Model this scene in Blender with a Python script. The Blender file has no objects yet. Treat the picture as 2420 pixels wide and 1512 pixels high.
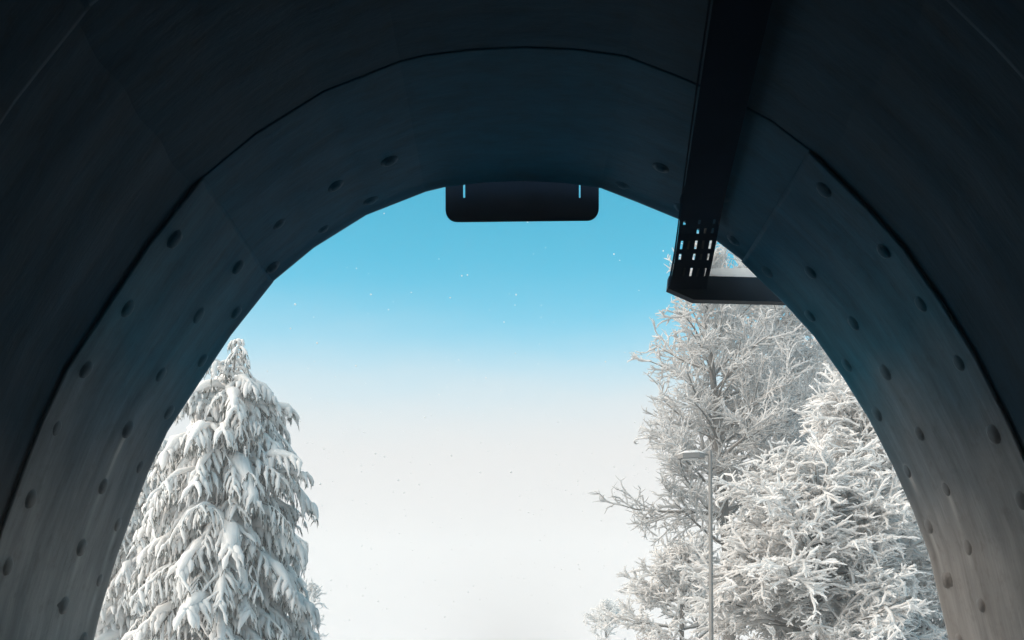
import bpy, bmesh, math, random
import numpy as np
from mathutils import Vector, Matrix

# ------------------------------------------------------------------ camera, sky, sun, exposure
scene = bpy.context.scene
col = scene.collection
R = math.radians

EYE = 1.2            # eye height above the road
FPX = 2600.0         # focal length in units of a 2420 wide picture
CX, CY = 1210.0, 1515.0   # where the level line of sight meets that picture

cam_data = bpy.data.cameras.new('camera')
cam = bpy.data.objects.new('camera', cam_data)
col.objects.link(cam)
cam.location = (0, 0, EYE)
cam.rotation_euler = (R(90), 0, 0)
cam_data.sensor_width = 36.0
cam_data.lens = 36.0 * FPX / 2420.0
cam_data.shift_y = (CY - 756.0) / 2420.0
cam_data.clip_start = 0.05
cam_data.clip_end = 3000
scene.camera = cam

SUN_ELEV, SUN_AZ = R(38), R(-106)      # azimuth from +Y, negative to the left

world = bpy.data.worlds.new('World')
scene.world = world
world.use_nodes = True
nt = world.node_tree
nt.nodes.clear()
out = nt.nodes.new('ShaderNodeOutputWorld')
bg = nt.nodes.new('ShaderNodeBackground')
sky = nt.nodes.new('ShaderNodeTexSky')
sky.sky_type = 'NISHITA'
sky.sun_disc = False
sky.sun_elevation = SUN_ELEV
sky.sun_rotation = SUN_AZ
sky.air_density = 0.4
sky.dust_density = 0.0
sky.ozone_density = 1.0
tint = nt.nodes.new('ShaderNodeVectorMath'); tint.operation = 'MULTIPLY'
tint.inputs[1].default_value = (0.02, 2.7, 2.1)
geo = nt.nodes.new('ShaderNodeTexCoord')
sep = nt.nodes.new('ShaderNodeSeparateXYZ')
ramp = nt.nodes.new('ShaderNodeValToRGB')      # thickness of the bright snow cloud against height in the sky
cr = ramp.color_ramp
cr.interpolation = 'B_SPLINE'
cr.elements[0].position = 0.0; cr.elements[0].color = (1, 1, 1, 1)
cr.elements[1].position = 1.0; cr.elements[1].color = (0, 0, 0, 1)
for p, v in ((0.165, 1.0), (0.208, 0.90), (0.247, 0.50), (0.285, 0.13), (0.325, 0.02), (0.40, 0.0)):
    e = cr.elements.new(p); e.color = (v, v, v, 1)
mix = nt.nodes.new('ShaderNodeMix'); mix.data_type = 'RGBA'
mix.inputs[7].default_value = (5.3, 5.2, 5.15, 1)
nt.links.new(geo.outputs['Generated'], sep.inputs[0])
cmap = nt.nodes.new('ShaderNodeMapping'); cmap.inputs['Scale'].default_value = (2.2, 2.2, 9.0)
cn = nt.nodes.new('ShaderNodeTexNoise'); cn.inputs['Scale'].default_value = 1.6; cn.inputs['Detail'].default_value = 6
cadd = nt.nodes.new('ShaderNodeMath'); cadd.operation = 'MULTIPLY_ADD'; cadd.inputs[1].default_value = 0.045
csub = nt.nodes.new('ShaderNodeMath'); csub.operation = 'SUBTRACT'; csub.inputs[1].default_value = 0.0225
nt.links.new(geo.outputs['Generated'], cmap.inputs[0]); nt.links.new(cmap.outputs[0], cn.inputs['Vector'])
nt.links.new(cn.outputs[0], cadd.inputs[0]); nt.links.new(sep.outputs['Z'], cadd.inputs[2])
nt.links.new(cadd.outputs[0], csub.inputs[0]); nt.links.new(csub.outputs[0], ramp.inputs[0])
nt.links.new(sky.outputs[0], tint.inputs[0])
nt.links.new(ramp.outputs[0], mix.inputs[0])
nt.links.new(tint.outputs[0], mix.inputs[6])
nt.links.new(mix.outputs[2], bg.inputs[0])
bg.inputs[1].default_value = 0.1
nt.links.new(bg.outputs[0], out.inputs[0])

sun_data = bpy.data.lights.new('sun', 'SUN')
sun_data.energy = 4.8
sun_data.angle = R(85)
sun_data.color = (1.0, 0.81, 0.645)
sun = bpy.data.objects.new('sun', sun_data)
col.objects.link(sun)
sd = Vector((math.sin(SUN_AZ) * math.cos(SUN_ELEV), math.cos(SUN_AZ) * math.cos(SUN_ELEV), math.sin(SUN_ELEV)))
sun.rotation_euler = (-sd).to_track_quat('-Z', 'Y').to_euler()

vs = scene.view_settings
vs.view_transform = 'Standard'
vs.look = 'None'
vs.exposure = 0.65
vs.gamma = 1.0
vs.use_curve_mapping = False
scene.cycles.volume_bounces = 2
scene.cycles.max_bounces = 8

# ------------------------------------------------------------------ helpers
def at(px, py, d):
    """a point of the place from a sight line of the survey picture and its distance"""
    return Vector(((px - CX) * d / FPX, d, EYE + (CY - py) * d / FPX))

def tag(o, label=None, cat=None, group=None, kind=None):
    if label: o['label'] = label
    if cat: o['category'] = cat
    if group: o['group'] = group
    if kind: o['kind'] = kind
    return o

def empty(name, loc):
    o = bpy.data.objects.new(name, None)
    o.location = loc
    o.empty_display_size = 0.3
    col.objects.link(o)
    return o

def raw_mesh(name, verts, quads, smooth=True):
    verts = np.asarray(verts, np.float32).reshape(-1, 3)
    quads = np.asarray(quads, np.int32).reshape(-1, 4)
    me = bpy.data.meshes.new(name)
    me.vertices.add(len(verts)); me.vertices.foreach_set('co', verts.ravel())
    me.loops.add(quads.size); me.loops.foreach_set('vertex_index', quads.ravel())
    me.polygons.add(len(quads))
    me.polygons.foreach_set('loop_start', np.arange(0, quads.size, 4, dtype=np.int32))
    me.polygons.foreach_set('loop_total', np.full(len(quads), 4, np.int32))
    me.polygons.foreach_set('use_smooth', np.full(len(quads), smooth, bool))
    me.update(calc_edges=True)
    me.validate()
    return me

def link(name, me, mat, parent=None, world_coords=True):
    o = bpy.data.objects.new(name, me)
    if mat is not None: me.materials.append(mat)
    col.objects.link(o)
    if parent is not None:
        o.parent = parent
        if world_coords:
            root = parent
            off = Vector((0, 0, 0))
            while root is not None:
                off += root.location
                root = root.parent
            o.location = -off
    return o

def bm_obj(name, bm, mat, parent=None, smooth=False):
    bmesh.ops.recalc_face_normals(bm, faces=bm.faces)
    me = bpy.data.meshes.new(name)
    bm.to_mesh(me); bm.free()
    if smooth:
        me.polygons.foreach_set('use_smooth', np.ones(len(me.polygons), bool))
    return link(name, me, mat, parent)

def tubes(chains, sides, squash=1.0, lift=0.0, batch=None):
    """chains: list of (points n x 3, radii n) -> verts, quads of open tubes"""
    groups = {}
    for p, r in chains:
        groups.setdefault(len(r), []).append((p, r))
    V, Q, base = [], [], 0
    ang = np.linspace(0, 2 * np.pi, sides, endpoint=False) + 0.5
    items = [(np.array([c[0] for c in lst], np.float64), np.array([c[1] for c in lst], np.float64)) for lst in groups.values()]
    if batch is not None: items.append(batch)
    for P, Rr in items:
        n = P.shape[1]
        T = np.gradient(P, axis=1)
        T /= np.linalg.norm(T, axis=2, keepdims=True) + 1e-9
        S = np.cross(T, np.array([0, 0, 1.0]))
        ln = np.linalg.norm(S, axis=2, keepdims=True)
        S = np.where(ln < 1e-3, np.array([1.0, 0, 0]), S / (ln + 1e-9))
        U = np.cross(S, T)
        ring = (P[:, :, None, :] + np.array([0, 0, 1.0]) * (Rr * lift)[:, :, None, None]
                + Rr[:, :, None, None] * (np.cos(ang)[None, None, :, None] * S[:, :, None, :]
                                          + squash * np.sin(ang)[None, None, :, None] * U[:, :, None, :]))
        m = len(P)
        V.append(ring.reshape(-1, 3))
        idx = np.arange(m * n * sides).reshape(m, n, sides) + base
        a = idx[:, :-1, :]; b = idx[:, 1:, :]
        q = np.stack([a, np.roll(a, -1, 2), np.roll(b, -1, 2), b], -1)
        Q.append(q.reshape(-1, 4))
        base += m * n * sides
    return np.concatenate(V), np.concatenate(Q)

def tube_obj(name, chains, sides, mat, parent, squash=1.0, lift=0.0, batch=None):
    v, q = tubes(chains, sides, squash, lift, batch)
    return link(name, raw_mesh(name, v, q), mat, parent)

# ------------------------------------------------------------------ materials
def new_mat(name, color, rough=0.7, noise=0.0, scale=3.0, metallic=0.0, bump=0.0, bump_scale=30.0, spec=0.5):
    m = bpy.data.materials.new(name)
    m.use_nodes = True
    t = m.node_tree
    b = t.nodes['Principled BSDF']
    b.inputs['Roughness'].default_value = rough
    b.inputs['Metallic'].default_value = metallic
    b.inputs['Specular IOR Level'].default_value = spec
    tc = t.nodes.new('ShaderNodeTexCoord')
    nz = t.nodes.new('ShaderNodeTexNoise')
    nz.inputs['Scale'].default_value = scale
    nz.inputs['Detail'].default_value = 5
    t.links.new(tc.outputs['Object'], nz.inputs['Vector'])
    mr = t.nodes.new('ShaderNodeMapRange')
    mr.inputs[1].default_value = 0.3; mr.inputs[2].default_value = 0.7
    mr.inputs[3].default_value = 1 - noise; mr.inputs[4].default_value = 1 + noise
    t.links.new(nz.outputs[0], mr.inputs[0])
    mul = t.nodes.new('ShaderNodeVectorMath'); mul.operation = 'SCALE'
    mul.inputs[0].default_value = color
    t.links.new(mr.outputs[0], mul.inputs[3])
    t.links.new(mul.outputs[0], b.inputs['Base Color'])
    if bump > 0:
        n2 = t.nodes.new('ShaderNodeTexNoise')
        n2.inputs['Scale'].default_value = bump_scale
        n2.inputs['Detail'].default_value = 4
        t.links.new(tc.outputs['Object'], n2.inputs['Vector'])
        bp = t.nodes.new('ShaderNodeBump')
        bp.inputs['Strength'].default_value = bump
        bp.inputs['Distance'].default_value = 0.05
        t.links.new(n2.outputs[0], bp.inputs['Height'])
        t.links.new(bp.outputs[0], b.inputs['Normal'])
    return m

def let_light_through(m, share):
    """snow and rime pass light: part of what falls on one side comes out of the other"""
    t = m.node_tree
    b = t.nodes['Principled BSDF']
    tr = t.nodes.new('ShaderNodeBsdfTranslucent')
    mx = t.nodes.new('ShaderNodeMixShader')
    mx.inputs[0].default_value = share
    t.links.new(b.inputs['Base Color'].links[0].from_socket, tr.inputs['Color'])
    t.links.new(b.outputs[0], mx.inputs[1]); t.links.new(tr.outputs[0], mx.inputs[2])
    t.links.new(mx.outputs[0], t.nodes['Material Output'].inputs['Surface'])

M_snow = new_mat('snow', (0.90, 0.90, 0.90), 0.85, 0.05, 2.0, bump=0.5, bump_scale=9.0, spec=0.2)
M_rimefrost = new_mat('grey_rime', (0.74, 0.745, 0.75), 0.95, 0.12, 1.1, spec=0.1)
M_frost = new_mat('frost', (0.89, 0.89, 0.89), 0.9, 0.06, 1.4, spec=0.15)
let_light_through(M_snow, 0.35); let_light_through(M_frost, 0.5); let_light_through(M_rimefrost, 0.5)
M_bark = new_mat('bark', (0.12, 0.115, 0.11), 0.95, 0.3, 6.0, spec=0.2)
M_rime = new_mat('rime_bark', (0.52, 0.52, 0.52), 0.95, 0.3, 4.0, spec=0.2)
M_needle = new_mat('needles', (0.13, 0.14, 0.13), 0.9, 0.35, 5.0, spec=0.2)
M_ground = new_mat('snow_field', (0.80, 0.81, 0.82), 0.9, 0.04, 0.3, bump=0.3, bump_scale=1.5, spec=0.2)
M_road = new_mat('wet_asphalt', (0.045, 0.046, 0.05), 0.6, 0.25, 3.0, bump=0.3, bump_scale=80)
M_dark = new_mat('dark_coated_steel', (0.005, 0.012, 0.024), 0.8, 0.15, 4.0, spec=0.0)
M_beam = new_mat('dark_beam_steel', (0.008, 0.018, 0.03), 0.6, 0.2, 5.0, spec=0.2)
M_cable = new_mat('black_cable_sheath', (0.012, 0.014, 0.018), 0.5, 0.2, 8.0)
M_pole = new_mat('galvanised_pole', (0.15, 0.15, 0.15), 0.5, 0.15, 3.0)
M_lens = new_mat('lamp_lens', (0.45, 0.46, 0.46), 0.25, 0.05, 3.0)
M_flake = new_mat('flake', (0.7, 0.72, 0.74), 0.9)

def plate_material(name, k, low=(0.38, 0.355, 0.34), mid=(0.14, 0.165, 0.185), high=(0.016, 0.10, 0.155), top=(0.0, 0.050, 0.096)):  # bluish light and dimming towards the crown are put into the colour by height
    m = bpy.data.materials.new(name)
    m.use_nodes = True
    t = m.node_tree
    L = t.links.new
    b = t.nodes['Principled BSDF']
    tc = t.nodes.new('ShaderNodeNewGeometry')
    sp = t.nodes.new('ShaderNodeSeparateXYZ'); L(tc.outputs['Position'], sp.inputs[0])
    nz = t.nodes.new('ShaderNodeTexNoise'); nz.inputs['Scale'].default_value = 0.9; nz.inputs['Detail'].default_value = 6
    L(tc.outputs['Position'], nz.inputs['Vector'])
    a = t.nodes.new('ShaderNodeMath'); a.operation = 'MULTIPLY_ADD'      # z + noise: ragged lower edge of the blue dimness painted in overhead
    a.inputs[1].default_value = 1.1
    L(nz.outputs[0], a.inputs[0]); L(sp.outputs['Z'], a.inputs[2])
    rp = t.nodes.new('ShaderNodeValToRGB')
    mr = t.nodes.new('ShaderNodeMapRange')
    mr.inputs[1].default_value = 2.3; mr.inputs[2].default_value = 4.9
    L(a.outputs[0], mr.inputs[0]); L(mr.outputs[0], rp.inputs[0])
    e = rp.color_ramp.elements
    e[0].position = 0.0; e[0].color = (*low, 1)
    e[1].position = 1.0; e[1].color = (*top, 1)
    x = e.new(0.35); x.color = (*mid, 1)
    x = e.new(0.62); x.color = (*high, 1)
    # dirt mottling and vertical run marks
    mp = t.nodes.new('ShaderNodeMapping'); mp.inputs['Scale'].default_value = (2.0, 5.0, 0.35)
    L(tc.outputs['Position'], mp.inputs[0])
    n2 = t.nodes.new('ShaderNodeTexNoise'); n2.inputs['Scale'].default_value = 1.6; n2.inputs['Detail'].default_value = 7
    n2.inputs['Roughness'].default_value = 0.62
    L(mp.outputs[0], n2.inputs['Vector'])
    m2 = t.nodes.new('ShaderNodeMapRange'); m2.inputs[1].default_value = 0.3; m2.inputs[2].default_value = 0.7
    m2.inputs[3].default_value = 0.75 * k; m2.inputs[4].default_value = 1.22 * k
    L(n2.outputs[0], m2.inputs[0])
    sc = t.nodes.new('ShaderNodeVectorMath'); sc.operation = 'SCALE'
    L(rp.outputs[0], sc.inputs[0]); L(m2.outputs[0], sc.inputs[3])
    n3 = t.nodes.new('ShaderNodeTexNoise'); n3.inputs['Scale'].default_value = 7.0; n3.inputs['Detail'].default_value = 8
    n3.inputs['Roughness'].default_value = 0.7
    L(tc.outputs['Position'], n3.inputs['Vector'])
    m3 = t.nodes.new('ShaderNodeMapRange'); m3.inputs[1].default_value = 0.52; m3.inputs[2].default_value = 0.72
    m3.inputs[3].default_value = 0.0; m3.inputs[4].default_value = 0.55
    L(n3.outputs[0], m3.inputs[0])
    gm = t.nodes.new('ShaderNodeMix'); gm.data_type = 'RGBA'
    gs = t.nodes.new('ShaderNodeVectorMath'); gs.operation = 'MULTIPLY'; gs.inputs[1].default_value = (0.62, 0.58, 0.55)
    L(sc.outputs[0], gs.inputs[0]); L(m3.outputs[0], gm.inputs[0]); L(sc.outputs[0], gm.inputs[6]); L(gs.outputs[0], gm.inputs[7])
    at_ = t.nodes.new('ShaderNodeAttribute'); at_.attribute_name = 'stain'
    mx = t.nodes.new('ShaderNodeMix'); mx.data_type = 'RGBA'
    L(at_.outputs['Fac'], mx.inputs[0]); L(gm.outputs[2], mx.inputs[6])
    mx.inputs[7].default_value = (0.62, 0.60, 0.58, 1)
    L(mx.outputs[2], b.inputs['Base Color'])
    b.inputs['Roughness'].default_value = 0.6
    b.inputs['Specular IOR Level'].default_value = 0.05
    bp = t.nodes.new('ShaderNodeBump'); bp.inputs['Strength'].default_value = 0.25; bp.inputs['Distance'].default_value = 0.03
    L(n2.outputs[0], bp.inputs['Height']); L(bp.outputs[0], b.inputs['Normal'])
    return m
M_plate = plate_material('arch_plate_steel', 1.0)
M_plate_in = plate_material('arch_plate_steel_shaded', 0.62, (0.25, 0.245, 0.245), (0.022, 0.072, 0.115), (0.003, 0.062, 0.118), (0.0, 0.055, 0.11))  # inner rings: darker tone past the seam, dimness deeper inside painted in
M_bolt = plate_material('zinc_bolt', 0.85)      # bolts share the overhead tint and dimming painted into the plates

# ------------------------------------------------------------------ ground and road
rng = np.random.default_rng(7)
random.seed(7)

def sheet(name, x0, x1, y0, y1, z, nx, ny, mat, amp=0.0, flat=0.0):
    xs = np.linspace(x0, x1, nx); ys = np.linspace(y0, y1, ny)
    X, Y = np.meshgrid(xs, ys, indexing='ij')
    Z = np.full_like(X, z)
    if amp:
        lift = np.clip((np.abs(X) - flat) / 3.0, 0, 1)
        Z = Z + amp * lift * (0.5 + 0.5 * np.sin(X * 0.31 + 1.3) * np.cos(Y * 0.23) + 0.25 * np.sin(X * 0.9 + Y * 0.7))
    idx = np.arange(nx * ny).reshape(nx, ny)
    q = np.stack([idx[:-1, :-1], idx[1:, :-1], idx[1:, 1:], idx[:-1, 1:]], -1).reshape(-1, 4)
    return link(name, raw_mesh(name, np.stack([X, Y, Z], -1), q), mat)

tag(sheet('snow_ground', -128, 128, -128, 128, -0.03, 161, 161, M_ground, 0.25, 4.5), kind='structure')
tag(sheet('road', -2.9, 3.05, -20, 120, 0.0, 7, 71, M_road), kind='structure')

# ------------------------------------------------------------------ steel arch tunnel
D = 9.3                     # distance of the portal
K = D / FPX
LEFT = [(180, 1835), (192, 1640), (214, 1512), (232, 1436), (270, 1310), (310, 1200), (345, 1110), (390, 1015),
        (465, 900), (540, 787), (625, 680)]
LEFT_SH = [(625, 680), (740, 585), (865, 507), (1005, 452)]
CROWN = [(1005, 452), (1050, 441), (1140, 430), (1235, 426), (1330, 430), (1420, 443)]
RIGHT_SH = [(1420, 443), (1510, 478), (1600, 515), (1685, 561), (1775, 630)]
RIGHT = [(1775, 630), (1860, 713), (1930, 790), (2000, 890), (2060, 986), (2118, 1100), (2165, 1205), (2203, 1310), (2232, 1436),
         (2250, 1512), (2272, 1640), (2285, 1835)]
RING = 2.0
LAP = 0.09                  # plates lap over one another at the joints
TUN_BASE = Vector(((1231 - CX) * K, D, 0))
tunnel = empty('steel_arch_tunnel', TUN_BASE)
tag(tunnel, 'dark bolted steel plate arch tunnel framing the snowy view, blue dimness overhead painted into its colour', 'tunnel')

def profile(pts, step):
    p = np.array([((x - CX) * K, EYE + (CY - y) * K) for x, y in pts])
    a = p[0] + (p[0] - p[1]) / np.linalg.norm(p[0] - p[1]) * LAP
    b = p[-1] + (p[-1] - p[-2]) / np.linalg.norm(p[-1] - p[-2]) * LAP
    p = np.vstack([a, p, b])
    seg = np.diff(p, axis=0)
    nrm = np.stack([-seg[:, 1], seg[:, 0]], -1)
    nrm /= np.linalg.norm(nrm, axis=1, keepdims=True)      # left of travel: outward (travel is left foot -> crown -> right foot)
    P, N = [], []
    for i in range(len(seg)):
        k = max(2, int(np.linalg.norm(seg[i]) / step))
        for j in range(k):
            u = j / k
            P.append(p[i] + seg[i] * u)
            n = nrm[i].copy()
            if j == 0 and i > 0: n = nrm[i] + nrm[i - 1]
            N.append(n / np.linalg.norm(n))
    P.append(p[-1]); N.append(nrm[-1])
    return np.array(P), np.array(N)

def corr(t, ring, wall):
    """outward offset of the plate at distance t from the ring's far edge"""
    lip = np.clip((t - 0.02) / 0.13, 0, 1) if ring == 0 else np.ones_like(t)
    lip = lip * lip * (3 - 2 * lip)
    w = 0.5 - 0.5 * np.cos(2 * np.pi * (t - 0.1) / 0.62)
    return (0.028 if wall else 0.005) * (ring % 2) + lip * (0.018 + (0.009 if wall else 0.004) * w)

def bolt_mesh(mat):
    prof = [(0.0, 0.040), (0.022, 0.038), (0.040, 0.028), (0.047, 0.012), (0.070, 0.010), (0.072, -0.01)]
    n = 12
    V = [(0, 0, prof[0][1])]
    for r, h in prof[1:]:
        for k in range(n):
            a = 2 * math.pi * k / n
            V.append((r * math.cos(a), r * math.sin(a), h))
    F = [(0, 1 + k, 1 + (k + 1) % n) for k in range(n)]
    for i in range(len(prof) - 2):
        for k in range(n):
            a, b = 1 + i * n + k, 1 + i * n + (k + 1) % n
            F.append((a, a + n, b + n, b))
    me = bpy.data.meshes.new('bolt')
    me.from_pydata(V, [], F)
    me.polygons.foreach_set('use_smooth', np.ones(len(F), bool))
    me.materials.append(mat)
    return me
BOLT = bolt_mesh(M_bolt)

ROWS = (0.17, 0.74, 1.84)
for ring in range(22):
    y_far = D - RING * ring
    fine = ring < 3
    step = 0.07 if fine else 0.5
    nt_ = 81 if fine else 9
    tt = np.linspace(0, RING + 0.06, nt_)
    for pi, pts in enumerate((LEFT, LEFT_SH, CROWN, RIGHT_SH, RIGHT)):
        P, N = profile(pts, step)
        off = corr(tt, ring, pi in (0, 4)) + (-0.012 if pi in (0, 4) else 0.0)
        g = P[:, None, :] + N[:, None, :] * off[None, :, None]
        Y = np.broadcast_to((y_far - tt)[None, :], g.shape[:2])
        V = np.stack([g[..., 0], Y, g[..., 1]], -1)
        n1, n2 = V.shape[:2]
        idx = np.arange(n1 * n2).reshape(n1, n2)
        q = np.stack([idx[:-1, :-1], idx[:-1, 1:], idx[1:, 1:], idx[1:, :-1]], -1).reshape(-1, 4)
        me = raw_mesh('plate', V, q)
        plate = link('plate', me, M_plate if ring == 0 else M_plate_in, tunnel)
        md = plate.modifiers.new('thickness', 'SOLIDIFY')
        md.thickness = 0.016 if pi in (0, 4) else 0.005; md.offset = -1.0
        if not fine: continue
        arc = np.concatenate([[0], np.cumsum(np.linalg.norm(np.diff(P, axis=0), axis=1))])
        stain = np.zeros((n1, n2))
        down = 1 if pi >= 3 else -1
        for ri, t0 in enumerate(ROWS):
            if ring == 1 or ring == 2 and (ri != 0 or pi != 3) or pi == 2 or pi in (1, 3) and ri == 2: continue
            s = 0.22 + 0.25 * (ri % 2) + 0.1 * ring
            while s < arc[-1] - 0.1:
                ss = s + rng.normal(0, 0.015); tb = t0 + rng.normal(0, 0.012)
                i = int(np.clip(np.searchsorted(arc, ss), 0, n1 - 1))
                o_ = np.interp(tb, tt, off)
                p = P[i] + N[i] * o_
                nin = Vector((-N[i][0], 0, -N[i][1]))
                bo = bpy.data.objects.new('bolt', BOLT)
                col.objects.link(bo)
                bo.parent = plate
                mat = nin.to_track_quat('Z', 'Y').to_matrix().to_4x4()
                mat = mat @ Matrix.Rotation(rng.uniform(0, 6.28), 4, 'Z')
                mat.translation = Vector((p[0], y_far - tb, p[1]))
                k_ = (1.5 if pi in (0, 4) else 1.0) * rng.uniform(0.88, 1.12)
                bo.matrix_local = mat @ Matrix.Diagonal((k_, k_, k_ * rng.uniform(0.5, 0.8), 1))
                if pi in (0, 4) and P[i][1] < 2.9 and ring == 0 and rng.random() < 0.7:
                    Ls = rng.uniform(0.25, 0.75)
                    a = (arc - ss) * down
                    fall = np.where((a > 0) & (a < Ls), np.minimum(1, a / 0.05) * (1 - a / Ls) ** 0.7, 0)
                    wob = tb + 0.012 * np.sin(arc * 5 + s)
                    band = np.exp(-((tt[None, :] - wob[:, None]) / 0.028) ** 2)
                    stain = np.maximum(stain, fall[:, None] * band * rng.uniform(0.4, 0.9))
                s += 0.5
        at_ = me.attributes.new('stain', 'FLOAT', 'POINT')
        at_.data.foreach_set('value', stain.astype(np.float32).ravel())

# ------------------------------------------------------------------ hanging board at the crown
def flat_poly(bm, pts, y):
    return bm.faces.new([bm.verts.new((p[0], y, p[1])) for p in pts])

SD = 9.42
def sxz(px, py):
    v = at(px, py, SD); return (v.x, v.z)
sign = empty('clearance_board', at(1234, 524, SD))
tag(sign, 'dark board with rounded lower corners hanging at the crown of the tunnel mouth', 'sign')
bm = bmesh.new()
xl, xr, yb, yt = 1053, 1415, 524, 395
s1, s2 = (1094.5, 1099.5), (1368, 1372)
st, sb = 433, 468
rad = 27
arcL = [(xl + rad - rad * math.sin(a), yb - rad + rad * math.cos(a)) for a in np.linspace(math.pi / 2, 0, 8)]
arcR = [(xr - rad + rad * math.sin(a), yb - rad - 3 + rad * math.cos(a)) for a in np.linspace(0, math.pi / 2, 8)]
polys = [
    [(xl, yt), (xl, sb)] + [(xl, yb - rad)] + arcL[1:] + [(s1[0], yb), (s1[0], sb), (s1[0], st), (s1[0], yt)],
    [(s1[0], sb), (s1[0], yb), (s1[1], yb), (s1[1], sb)],
    [(s1[0], yt), (s1[0], st), (s1[1], st), (s1[1], yt)],
    [(s1[1], yt), (s1[1], st), (s1[1], sb), (s1[1], yb), (s2[0], yb - 3), (s2[0], sb), (s2[0], st), (s2[0], yt)],
    [(s2[0], sb), (s2[0], yb - 3), (s2[1], yb - 3), (s2[1], sb)],
    [(s2[0], yt), (s2[0], st), (s2[1], st), (s2[1], yt)],
    [(s2[1], yt), (s2[1], st), (s2[1], sb), (s2[1], yb - 3)] + arcR + [(xr, yt)],
]
for pl in polys:
    flat_poly(bm, [sxz(*p) for p in pl], SD)
bmesh.ops.remove_doubles(bm, verts=bm.verts, dist=1e-4)
board = bm_obj('board', bm, M_dark, sign)
sm = board.modifiers.new('thickness', 'SOLIDIFY'); sm.thickness = 0.02; sm.offset = 0
def box_bm(bm, c0, c1):
    x0, y0, z0 = c0; x1, y1, z1 = c1
    v = [bm.verts.new(p) for p in ((x0, y0, z0), (x1, y0, z0), (x1, y1, z0), (x0, y1, z0), (x0, y0, z1), (x1, y0, z1), (x1, y1, z1), (x0, y1, z1))]
    for f in ((0, 3, 2, 1), (4, 5, 6, 7), (0, 1, 5, 4), (1, 2, 6, 5), (2, 3, 7, 6), (3, 0, 4, 7)):
        bm.faces.new([v[i] for i in f])
for px in (1130, 1335):
    bm = bmesh.new()
    a = at(px, 425, SD)
    box_bm(bm, (a.x - 0.025, SD + 0.012, a.z - 0.10), (a.x + 0.025, SD + 0.05, a.z + 0.30))
    bm_obj('bracket', bm, M_dark, sign)

# ------------------------------------------------------------------ perforated cable tray along the ceiling
tray = empty('cable_tray', at(1648, 512, 9.0))
tag(tray, 'dark perforated cable tray running along the ceiling and bending down outside the mouth', 'cable tray')
ctrl = [Vector((0.33, -4, 4.80)), Vector((0.97, 3.0, 4.72)), Vector((1.333, 7.0, 4.655)), Vector((1.49, 8.65, 4.605)),
        Vector((1.522, 9.0, 4.56)), Vector((1.530, 9.25, 4.43)), Vector((1.516, 9.5, 4.24))]
cl = [0]
for i in range(1, len(ctrl)): cl.append(cl[-1] + (ctrl[i] - ctrl[i - 1]).length)
def tray_pt(l):
    for i in range(len(ctrl) - 1):
        if l <= cl[i + 1] or i == len(ctrl) - 2:
            u = (l - cl[i]) / (cl[i + 1] - cl[i])
            d = (ctrl[i + 1] - ctrl[i]).normalized()
            side = d.cross(Vector((0, 0, 1))).normalized()
            up = side.cross(d).normalized()
            return ctrl[i].lerp(ctrl[i + 1], u), side, up
    return None
total = cl[-1]
WT = 0.158
wc = [-WT]
for c in (-0.118, -0.060, 0.0, 0.060, 0.118): wc += [c - 0.0095, c + 0.0095]
wc += [WT]
lc, slot_rows = [0.0], []
l = total - 0.80
lc.append(l)
while l < total - 0.10:
    lc += [l + 0.03, l + 0.03 + random.uniform(0.06, 0.105)]; l += 0.14
lc.append(total)
bm = bmesh.new()
grid = []
for l in lc:
    p, s, u = tray_pt(l)
    grid.append([bm.verts.new(p + s * w) for w in wc])
for i in range(len(lc) - 1):
    for j in range(len(wc) - 1):
        slot = (j % 2 == 1) and i >= 2 and (i % 2 == 0) and i < len(lc) - 2
        if slot and random.random() > 0.12: continue
        bm.faces.new((grid[i][j], grid[i + 1][j], grid[i + 1][j + 1], grid[i][j + 1]))
bed = bm_obj('tray_bed', bm, M_dark, tray)
sm = bed.modifiers.new('thickness', 'SOLIDIFY'); sm.thickness = 0.003; sm.offset = 0
ls = [0, 3, 6, 9] + list(np.linspace(total - 3.5, total, 24))
for sgn in (-1, 1):
    bm = bmesh.new()
    prev = None
    for l in ls:
        p, s, u = tray_pt(l)
        cur = [bm.verts.new(p + s * (sgn * (WT + 0.004)) + u * h) for h in (-0.003, 0.06)]
        if prev: bm.faces.new((prev[0], cur[0], cur[1], prev[1]))
        prev = cur
    fl = bm_obj('side_flange', bm, M_dark, tray)
    sm = fl.modifiers.new('thickness', 'SOLIDIFY'); sm.thickness = 0.004; sm.offset = 0
for w, r in ((-0.075, 0.017), (-0.025, 0.012), (0.05, 0.02), (0.112, 0.011)):
    pts, rr = [], []
    for l in ls:
        p, s, u = tray_pt(l)
        ww = w + 0.022 * math.sin(l * 2.3 + w * 60)
        pts.append(np.array(p + s * ww + u * (r + 0.004))); rr.append(r)
    tube_obj('cable', [(np.array(pts), np.array(rr))], 8, M_cable, tray)
# hanger plate close to the mouth
bm = bmesh.new()
p, s, u = tray_pt(total - 1.15)
box_bm(bm, (p.x - 0.14, p.y - 0.02, p.z + 0.062), (p.x + 0.27, p.y + 0.28, p.z + 0.10))
bm_obj('hanger', bm, M_dark, tray)

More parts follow.
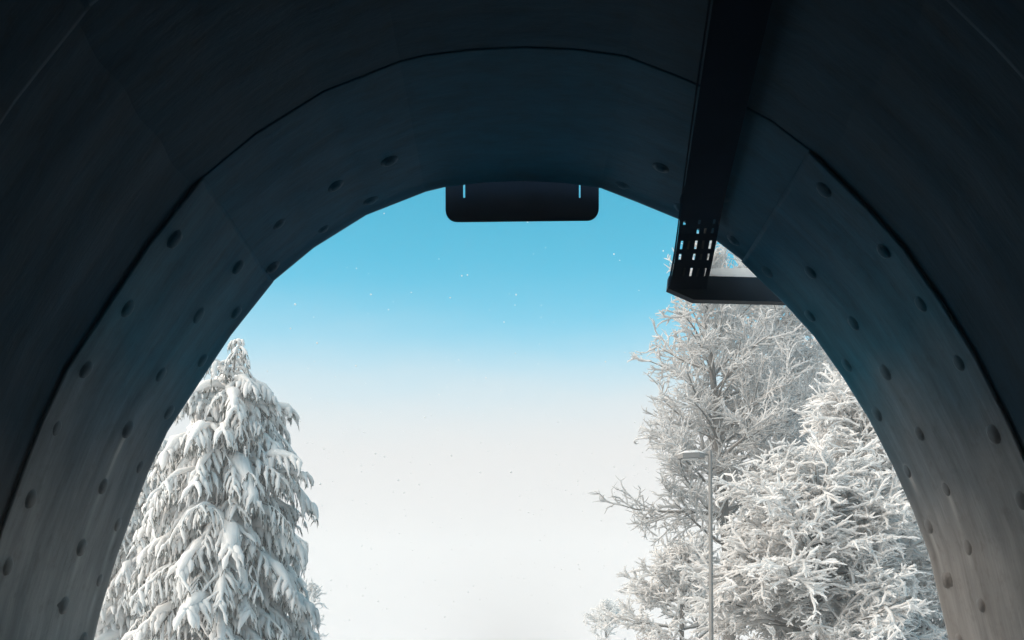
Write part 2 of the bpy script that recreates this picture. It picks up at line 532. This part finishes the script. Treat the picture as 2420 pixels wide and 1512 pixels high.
BD = 9.52
beam = empty('support_beam', at(1640, 708, BD))
tag(beam, 'dark horizontal steel beam with a chamfered end reaching behind the right edge of the arch', 'beam')
bm = bmesh.new()
poly = [(1581, 652), (1578, 681), (1640, 708), (1990, 716), (1990, 660), (1672, 652)]
f = flat_poly(bm, [(at(px, py, BD).x, at(px, py, BD).z) for px, py in poly], BD)
ex = bmesh.ops.extrude_face_region(bm, geom=[f])
bmesh.ops.translate(bm, vec=(0, 0.10, 0), verts=[v for v in ex['geom'] if isinstance(v, bmesh.types.BMVert)])
bm_obj('beam_body', bm, M_beam, beam)
bm = bmesh.new()
poly = [(1660, 640), (1700, 654), (1990, 657), (1990, 630), (1780, 633), (1690, 634)]
f = flat_poly(bm, [(at(px, py, BD + 0.02).x, at(px, py, BD + 0.02).z) for px, py in poly], BD + 0.02)
ex = bmesh.ops.extrude_face_region(bm, geom=[f])
bmesh.ops.translate(bm, vec=(0, 0.07, 0), verts=[v for v in ex['geom'] if isinstance(v, bmesh.types.BMVert)])
bm_obj('snow_layer', bm, M_snow, beam)

# ------------------------------------------------------------------ street lamp
LD = 19.2
lb = at(1682, 1500, LD); lb.z = 0.0
lamp = empty('street_lamp', lb)
tag(lamp, 'grey street lamp pole with a flat head pointing left before the frosted trees', 'street lamp')
lt = at(1678, 1066, LD)
tube_obj('pole', [(np.array([[lb.x, LD, -0.1], [lb.x, LD, 0.9], [lb.x - 0.005, LD, 0.92], [lt.x, LD, lt.z], [lt.x, LD, lt.z + 0.02]]),
                   np.array([0.052, 0.052, 0.040, 0.034, 0.001]))], 12, M_pole, lamp)
tube_obj('arm', [(np.array([[lt.x + 0.03, LD, lt.z - 0.05], [lt.x - 0.28, LD, lt.z - 0.065]]), np.array([0.024, 0.022]))], 10, M_pole, lamp)
bm = bmesh.new()
hx0, hx1 = lt.x - 0.57, lt.x - 0.10
sect = [(hx0, -0.03, 0.07), (hx0 + 0.08, 0.0, 0.12), (hx1 - 0.10, 0.0, 0.11), (hx1, -0.015, 0.06)]
prev = None
for (x, top, hw) in sect:
    zz = lt.z - 0.09 + (x - hx0) * 0.05
    cur = [bm.verts.new((x, LD - hw, zz - 0.05)), bm.verts.new((x, LD + hw, zz - 0.05)), bm.verts.new((x, LD + hw * 0.7, zz + top + 0.04)), bm.verts.new((x, LD - hw * 0.7, zz + top + 0.04))]
    if prev:
        for k in range(4): bm.faces.new((prev[k], prev[(k + 1) % 4], cur[(k + 1) % 4], cur[k]))
    else: bm.faces.new(cur[::-1])
    prev = cur
bm.faces.new(prev)
head = bm_obj('lamp_head', bm, M_pole, lamp)
bm = bmesh.new()
box_bm(bm, (hx0 + 0.07, LD - 0.07, lt.z - 0.152), (hx1 - 0.12, LD + 0.07, lt.z - 0.128))
bm_obj('lens', bm, M_lens, head)
tube_obj('snow_cap', [(np.array([[hx0 + 0.02, LD, lt.z - 0.05], [hx0 + 0.13, LD, lt.z - 0.035], [hx1 - 0.13, LD, lt.z - 0.02], [hx1, LD, lt.z - 0.03]]), np.array([0.02, 0.08, 0.075, 0.02]))], 10, M_snow, lamp, squash=0.5)

# ------------------------------------------------------------------ trees
def unit(v): return v / (np.linalg.norm(v) + 1e-9)

def limb(p0, d0, L, n, droop, wob, g):
    pts = [p0]; d = unit(d0); p = p0
    for i in range(n):
        d = unit(d + g.normal(0, wob, 3) + np.array([0, 0, droop / n]))
        p = p + d * (L / n)
        pts.append(p)
    return np.array(pts)

def sample(pts, u):
    x = u * (len(pts) - 1); i = min(int(x), len(pts) - 2); f = x - i
    return pts[i] * (1 - f) + pts[i + 1] * f, unit(pts[i + 1] - pts[i])

def side_dir(d, g, spread, up, flat=0.6):
    a = g.normal(0, 1, 3); a = a - d * a.dot(d); a = unit(a)
    a[2] = a[2] * flat + up
    return unit(d * math.cos(spread) + unit(a) * math.sin(spread))

def frosted_tree(name, label, base, trunk_pts, env, nprim, seed, f0=0.1, snow=1.0, twig=0.010, elev=(15, 60), droop=0.1,
                 d2=0.27, d3=0.17, d4=0.10, lean=None, cat='tree', group=None, l4=(0.10, 0.26), trunk_r=0.17, flat=0.6, coat=None):
    g = np.random.default_rng(seed)
    root = empty(name, Vector(base))
    tag(root, label, cat, group)
    tp = np.array(trunk_pts, float)
    n = len(tp)
    rr = trunk_r * (1 - np.linspace(0, 1, n)) ** 0.8 + 0.012
    tube_obj('trunk', [(tp, rr)], 9, M_bark, root)
    thick, thin, frost, tips = [], [], [], []
    def add(pts, r0, r1, sn):
        k = len(pts)
        r = np.linspace(r0, r1, k)
        (thick if r0 > 0.02 else thin).append((pts, r))
        fr = (0.010 + r * 0.55 + sn * 0.012) * g.uniform(0.75, 1.35, k)
        if r0 > 0.03: fr = fr * 0.62
        fr[-1] *= 0.55
        q = pts.copy(); q[:, 2] += r * (0.75 if r0 > 0.03 else 0.55) + fr * 0.45
        frost.append((q, fr))
    az = g.uniform(0, 6.28)
    for i in range(nprim):
        f = f0 + (0.985 - f0) * (i + g.uniform(0, 0.8)) / nprim
        p, td = sample(tp, f)
        az += 2.4 + g.normal(0, 0.35)
        L = env(f, az) * g.uniform(0.72, 1.12)
        if L < 0.15: continue
        e = R(elev[0] + (elev[1] - elev[0]) * f + g.normal(0, 9))
        d = np.array([math.cos(az) * math.cos(e), math.sin(az) * math.cos(e), math.sin(e)])
        r0 = 0.012 + 0.016 * L * (1 - 0.4 * f)
        a = limb(p, d, L, 7, droop, 0.10, g)
        add(a, r0, 0.010, snow)
        n2 = max(3, int(L / d2))
        for j in range(n2):
            u = 0.12 + 0.88 * (j + g.uniform(0, 0.9)) / n2
            p2, dd = sample(a, min(u, 0.999))
            L2 = (0.50 * L * (1 - 0.62 * u) + 0.22) * g.uniform(0.6, 1.2)
            b = limb(p2, side_dir(dd, g, R(g.uniform(28, 62)), 0.3 * flat, flat), L2, 5, droop, 0.14, g)
            add(b, 0.008 + 0.010 * L2, 0.007, snow)
            n3 = max(2, int(L2 / d3))
            for k in range(n3):
                u3 = 0.15 + 0.85 * (k + g.uniform(0, 0.9)) / n3
                p3, d3_ = sample(b, min(u3, 0.999))
                L3 = (0.45 * L2 * (1 - 0.5 * u3) + 0.14) * g.uniform(0.6, 1.3)
                c = limb(p3, side_dir(d3_, g, R(g.uniform(25, 65)), 0.25 * flat, flat), L3, 3, droop, 0.18, g)
                add(c, twig, twig * 0.6, snow)
                n4 = max(1, int(L3 / d4))
                for m in range(n4):
                    p4, d4_ = sample(c, g.uniform(0.2, 0.999))
                    tips.append((p4, d4_))
    if thick: tube_obj('branches', thick, 6, M_bark, root)
    tube_obj('crown', thin, 3, M_rime, root)
    # the last rimed twigs, all at once
    TP = np.array([q[0] for q in tips]); TD = np.array([q[1] for q in tips]); m = len(TP)
    a = g.normal(0, 1, (m, 3)); a -= TD * (a * TD).sum(1, keepdims=True)
    a /= np.linalg.norm(a, axis=1, keepdims=True); a[:, 2] = a[:, 2] * flat + 0.2 * flat
    a /= np.linalg.norm(a, axis=1, keepdims=True)
    sp = np.radians(g.uniform(25, 70, (m, 1)))
    d1 = TD * np.cos(sp) + a * np.sin(sp)
    L4 = g.uniform(l4[0], l4[1], (m, 1))
    d2_ = d1 + g.normal(0, 0.18, (m, 3)); d2_[:, 2] += droop * 0.5
    P1 = TP + d1 * L4 * 0.5; P2 = P1 + d2_ * L4 * 0.5
    fr = (0.008 + 0.3 * twig + snow * 0.008) * g.uniform(0.75, 1.35, (m, 3)); fr[:, 2] *= 0.5
    tube_obj('snow', frost, 5, coat or M_frost, root, squash=0.85, batch=(np.stack([TP, P1, P2], 1), fr))
    return root

def trunk_line(px_pts, d, g=None):
    return [at(px, py, d) for px, py in px_pts]

def base_of(px, d): 
    v = at(px, CY, d); v.z = 0; return v

# tall frosted tree behind the lamp
def env1(f, az):
    e = 3.9 * (1 - f) ** 0.55 + 0.4
    return e * (0.9 + 0.15 * math.cos(az))
frosted_tree('frosted_tree', 'tall airy frosted tree behind the street lamp, its top crossing the beam', base_of(1726, 30),
             [base_of(1726, 30)] + trunk_line([(1722, 1330), (1706, 1160), (1696, 1030), (1684, 880), (1668, 740), (1652, 612)], 30),
             env1, 56, 11, f0=0.20, elev=(12, 62), droop=0.12, twig=0.008, snow=0.7, d3=0.14, d4=0.085, coat=M_rimefrost)
def env2(f, az):
    return 2.3 * math.sin(math.pi * min(1, max(0.02, (f - 0.2) / 0.85))) ** 0.7 + 0.3
frosted_tree('frosted_tree', 'frosted tree with forked limbs just under the beam, beside the tall one', base_of(1850, 33),
             [base_of(1850, 33)] + trunk_line([(1846, 1250), (1842, 1050), (1838, 900), (1826, 800), (1820, 715)], 33),
             env2, 44, 23, f0=0.3, elev=(20, 65), droop=0.08, twig=0.008, snow=0.7, coat=M_rimefrost)
def env3(f, az):
    return 3.0 * (1 - f) ** 0.5 + 0.5
frosted_tree('snowy_tree', 'big snow laden tree filling the right side along the arch edge', base_of(2130, 25),
             [base_of(2130, 25)] + trunk_line([(2128, 1350), (2120, 1200), (2105, 1050), (2090, 900)], 25),
             env3, 72, 31, f0=0.05, elev=(6, 58), droop=-0.25, snow=1.15, twig=0.008, d2=0.18, d3=0.115, d4=0.085, l4=(0.08, 0.24), flat=0.28)
frosted_tree('snowy_tree', 'snow covered tree low at the right with dark hollows between its branches', base_of(1930, 22),
             [base_of(1930, 22)] + trunk_line([(1932, 1400), (1940, 1280), (1935, 1150)], 22),
             lambda f, az: 2.3 * (1 - f) ** 0.5 + 0.45, 60, 37, f0=0.05, elev=(6, 55), droop=-0.25, snow=1.15, twig=0.008, d2=0.17, d3=0.11, d4=0.085, l4=(0.08, 0.22), trunk_r=0.12, flat=0.28)
frosted_tree('snowy_tree', 'hazy tall snow covered tree at the far right under the beam end', base_of(2040, 36),
             [base_of(2040, 36)] + trunk_line([(2040, 1250), (2035, 1050), (2030, 880), (2025, 790)], 36),
             lambda f, az: 3.4 * (1 - f) ** 0.5 + 0.5, 60, 41, f0=0.12, elev=(10, 60), droop=-0.1, snow=1.1, d2=0.22, d3=0.14)
frosted_tree('snowy_bush', 'rounded snowy bush at the foot of the street lamp', base_of(1610, 33),
             [base_of(1610, 33)] + trunk_line([(1612, 1450), (1616, 1400), (1618, 1340)], 33),
             lambda f, az: 1.9 * (1 - f) ** 0.45 + 0.4, 44, 43, f0=0.04, elev=(5, 70), droop=-0.2, snow=1.8, cat='bush', trunk_r=0.07)
frosted_tree('snowy_bush', 'faint hazy bush at the bottom left of the frosted trees', base_of(1432, 62),
             [base_of(1432, 62)] + trunk_line([(1432, 1490), (1433, 1470), (1432, 1446)], 62),
             lambda f, az: 1.25 * (1 - f) ** 0.4 + 0.2, 34, 47, f0=0.04, elev=(5, 75), droop=-0.1, snow=2.2, twig=0.014, cat='bush', trunk_r=0.07)
frosted_tree('snowy_bush', 'small hazy bush peeping out right of the snow laden spruce', base_of(722, 50),
             [base_of(722, 50)] + trunk_line([(722, 1470), (723, 1440), (722, 1405)], 50),
             lambda f, az: 1.0 * (1 - f) ** 0.4 + 0.25, 30, 53, f0=0.04, elev=(5, 75), droop=-0.1, snow=2.0, twig=0.013, cat='bush', trunk_r=0.06)

def spruce(name, label, base, top, half, nwhorl, seed, snow=1.0, sides=7, dens=1.0, trunk_r=0.14, taper=0.72):
    """a conifer whose boughs hang under thick snow"""
    g = np.random.default_rng(seed)
    base = np.array(base, float); top = np.array(top, float)
    root = empty(name, Vector(base)); tag(root, label, 'tree')
    H = top[2] - base[2]
    tp = np.array([base + (top - base) * u + np.array([0.05 * math.sin(5 * u), 0, 0]) for u in np.linspace(0, 1, 12)])
    tube_obj('trunk', [(tp, trunk_r * (1 - np.linspace(0, 1, 12)) + 0.012)], 9, M_bark, root)
    wood, needles, pads = [], [], []
    az = 0.0
    for w in range(nwhorl):
        f = 0.05 + 0.95 * (w + g.uniform(0, 0.7)) / nwhorl
        p, td = sample(tp, min(f, 0.999))
        L0 = half * (1 - f) ** taper + 0.12
        nb = 8 if f < 0.8 else 5
        az += g.uniform(0.3, 1.2)
        for b in range(nb):
            a = az + 2 * math.pi * b / nb + g.normal(0, 0.2)
            L = L0 * g.uniform(0.62, 1.15)
            e = R(g.uniform(5, 32) + 22 * f)
            d = np.array([math.cos(a) * math.cos(e), math.sin(a) * math.cos(e), math.sin(e)])
            load = g.uniform(0.25, 1.45) if g.random() < 0.85 else 0.12
            sp = limb(p, d, L * 1.22, 9, -g.uniform(1.1, 2.0), 0.05, g)
            wood.append((sp, np.linspace(0.012 + 0.012 * L, 0.005, 10)))
            k = len(sp)
            u = np.linspace(0, 1, k)
            lump = g.uniform(0.55, 1.35, k)
            r = snow * load * (0.03 + 0.105 * np.sin(np.pi * np.clip(u * 0.86 + 0.12, 0, 1)) * min(1, L / 1.3)) * lump
            r[0] *= 0.3; r[-1] *= 0.35
            q = sp.copy(); q[:, 2] += r * 0.45
            pads.append((q, r))
            nt2 = max(4, int(L / 0.105 * dens))
            for j in range(nt2):
                uu = 0.10 + 0.9 * (j + g.uniform(0, 0.8)) / nt2
                p2, dd = sample(sp, min(uu, 0.999))
                sgn = 1 if j % 2 else -1
                hor = unit(np.cross(dd, [0, 0, 1.0])) * sgn
                L2 = (0.16 + 0.36 * min(L, 1.6) * (1 - 0.55 * uu)) * g.uniform(0.6, 1.25)
                tw = limb(p2, unit(dd * 0.65 + hor * g.uniform(0.5, 1.0) + np.array([0, 0, g.uniform(-0.3, 0.1)])), L2, 5, -g.uniform(1.0, 2.6), 0.10, g)
                wood.append((tw, np.linspace(0.008, 0.004, 6)))
                if g.random() < 0.86:
                    r2 = snow * (0.4 + 0.6 * load) * (0.022 + 0.035 * np.sin(np.pi * np.linspace(0.2, 0.95, 6))) * g.uniform(0.5, 1.45, 6)
                    r2[-1] *= 0.4
                    q2 = tw.copy(); q2[:, 2] += r2 * 0.4
                    pads.append((q2, r2))
                for m in range(int(5 * dens)):
                    p3, d3_ = sample(tw, g.uniform(0.05, 0.999))
                    hang = limb(p3, unit(d3_ * 0.6 + g.normal(0, 0.45, 3) + np.array([0, 0, -0.8])), g.uniform(0.07, 0.2), 2, -0.8, 0.12, g)
                    needles.append((hang, np.array([0.011, 0.010, 0.003])))
                    if g.random() < 0.35:
                        pads.append((hang + np.array([0, 0, 0.012]), np.array([0.02, 0.018, 0.005])))
    tube_obj('branches', wood, 5, M_bark, root)
    tube_obj('crown', needles, 3, M_needle, root)
    tube_obj('snow', pads, sides, M_snow, root, squash=0.8)
    return root

b1 = base_of(500, 22); t1 = at(556, 880, 22)
spruce('snowy_spruce', 'near spruce with heavy drooping snow pads beside the left arch edge', b1, t1, 1.72, 31, 61, 0.95, taper=0.27, dens=1.5)
b2 = base_of(545, 36); t2 = at(560, 800, 36)
spruce('snowy_spruce', 'pale hazy spruce tip rising behind the near left spruce', b2, t2, 2.5, 26, 67, 0.9, sides=5, dens=0.9)

b3 = base_of(325, 27); t3 = at(345, 1010, 27)
spruce('snowy_spruce', 'half hidden snowy spruce squeezed between the left arch edge and the near spruce', b3, t3, 1.75, 24, 71, 1.0, sides=6, dens=1.1, taper=0.4)

# ------------------------------------------------------------------ falling snow
n = 1100
d = rng.uniform(11, 40, n)
fx = rng.uniform(-9, 9, n); fz = rng.uniform(0.2, 8.0, n)
rad_ = rng.uniform(0.006, 0.020, n) * (0.35 + d / 30)
dirs = np.array([[1, 0, 0], [-1, 0, 0], [0, 1, 0], [0, -1, 0], [0, 0, 1], [0, 0, -1]], float)
jit = rng.uniform(0.6, 1.2, (n, 6))
V = np.stack([fx, d, fz], -1)[:, None, :] + dirs[None] * (rad_[:, None] * jit)[:, :, None]
tri = [(0, 2, 4), (2, 1, 4), (1, 3, 4), (3, 0, 4), (2, 0, 5), (1, 2, 5), (3, 1, 5), (0, 3, 5)]
me = bpy.data.meshes.new('falling_snow')
F = [tuple(i * 6 + k for k in t) for i in range(n) for t in tri]
me.from_pydata(V.reshape(-1, 3).tolist(), [], F)
tag(link('falling_snow', me, M_flake), 'loose snowflakes drifting in the air outside the tunnel', 'snow', kind='stuff')

# ------------------------------------------------------------------ haze
hz = bpy.data.materials.new('haze_air')
hz.use_nodes = True
t = hz.node_tree
t.nodes.clear()
o = t.nodes.new('ShaderNodeOutputMaterial')
pv = t.nodes.new('ShaderNodeVolumePrincipled')
pv.inputs['Color'].default_value = (0.95, 0.98, 1.0, 1)
pv.inputs['Density'].default_value = 0.0048
t.links.new(pv.outputs[0], o.inputs['Volume'])
bm = bmesh.new()
box_bm(bm, (-130, -130, -1.5), (130, 130, 12.6))
tag(bm_obj('haze', bm, hz), 'pale winter haze over the whole place', 'haze', kind='stuff')
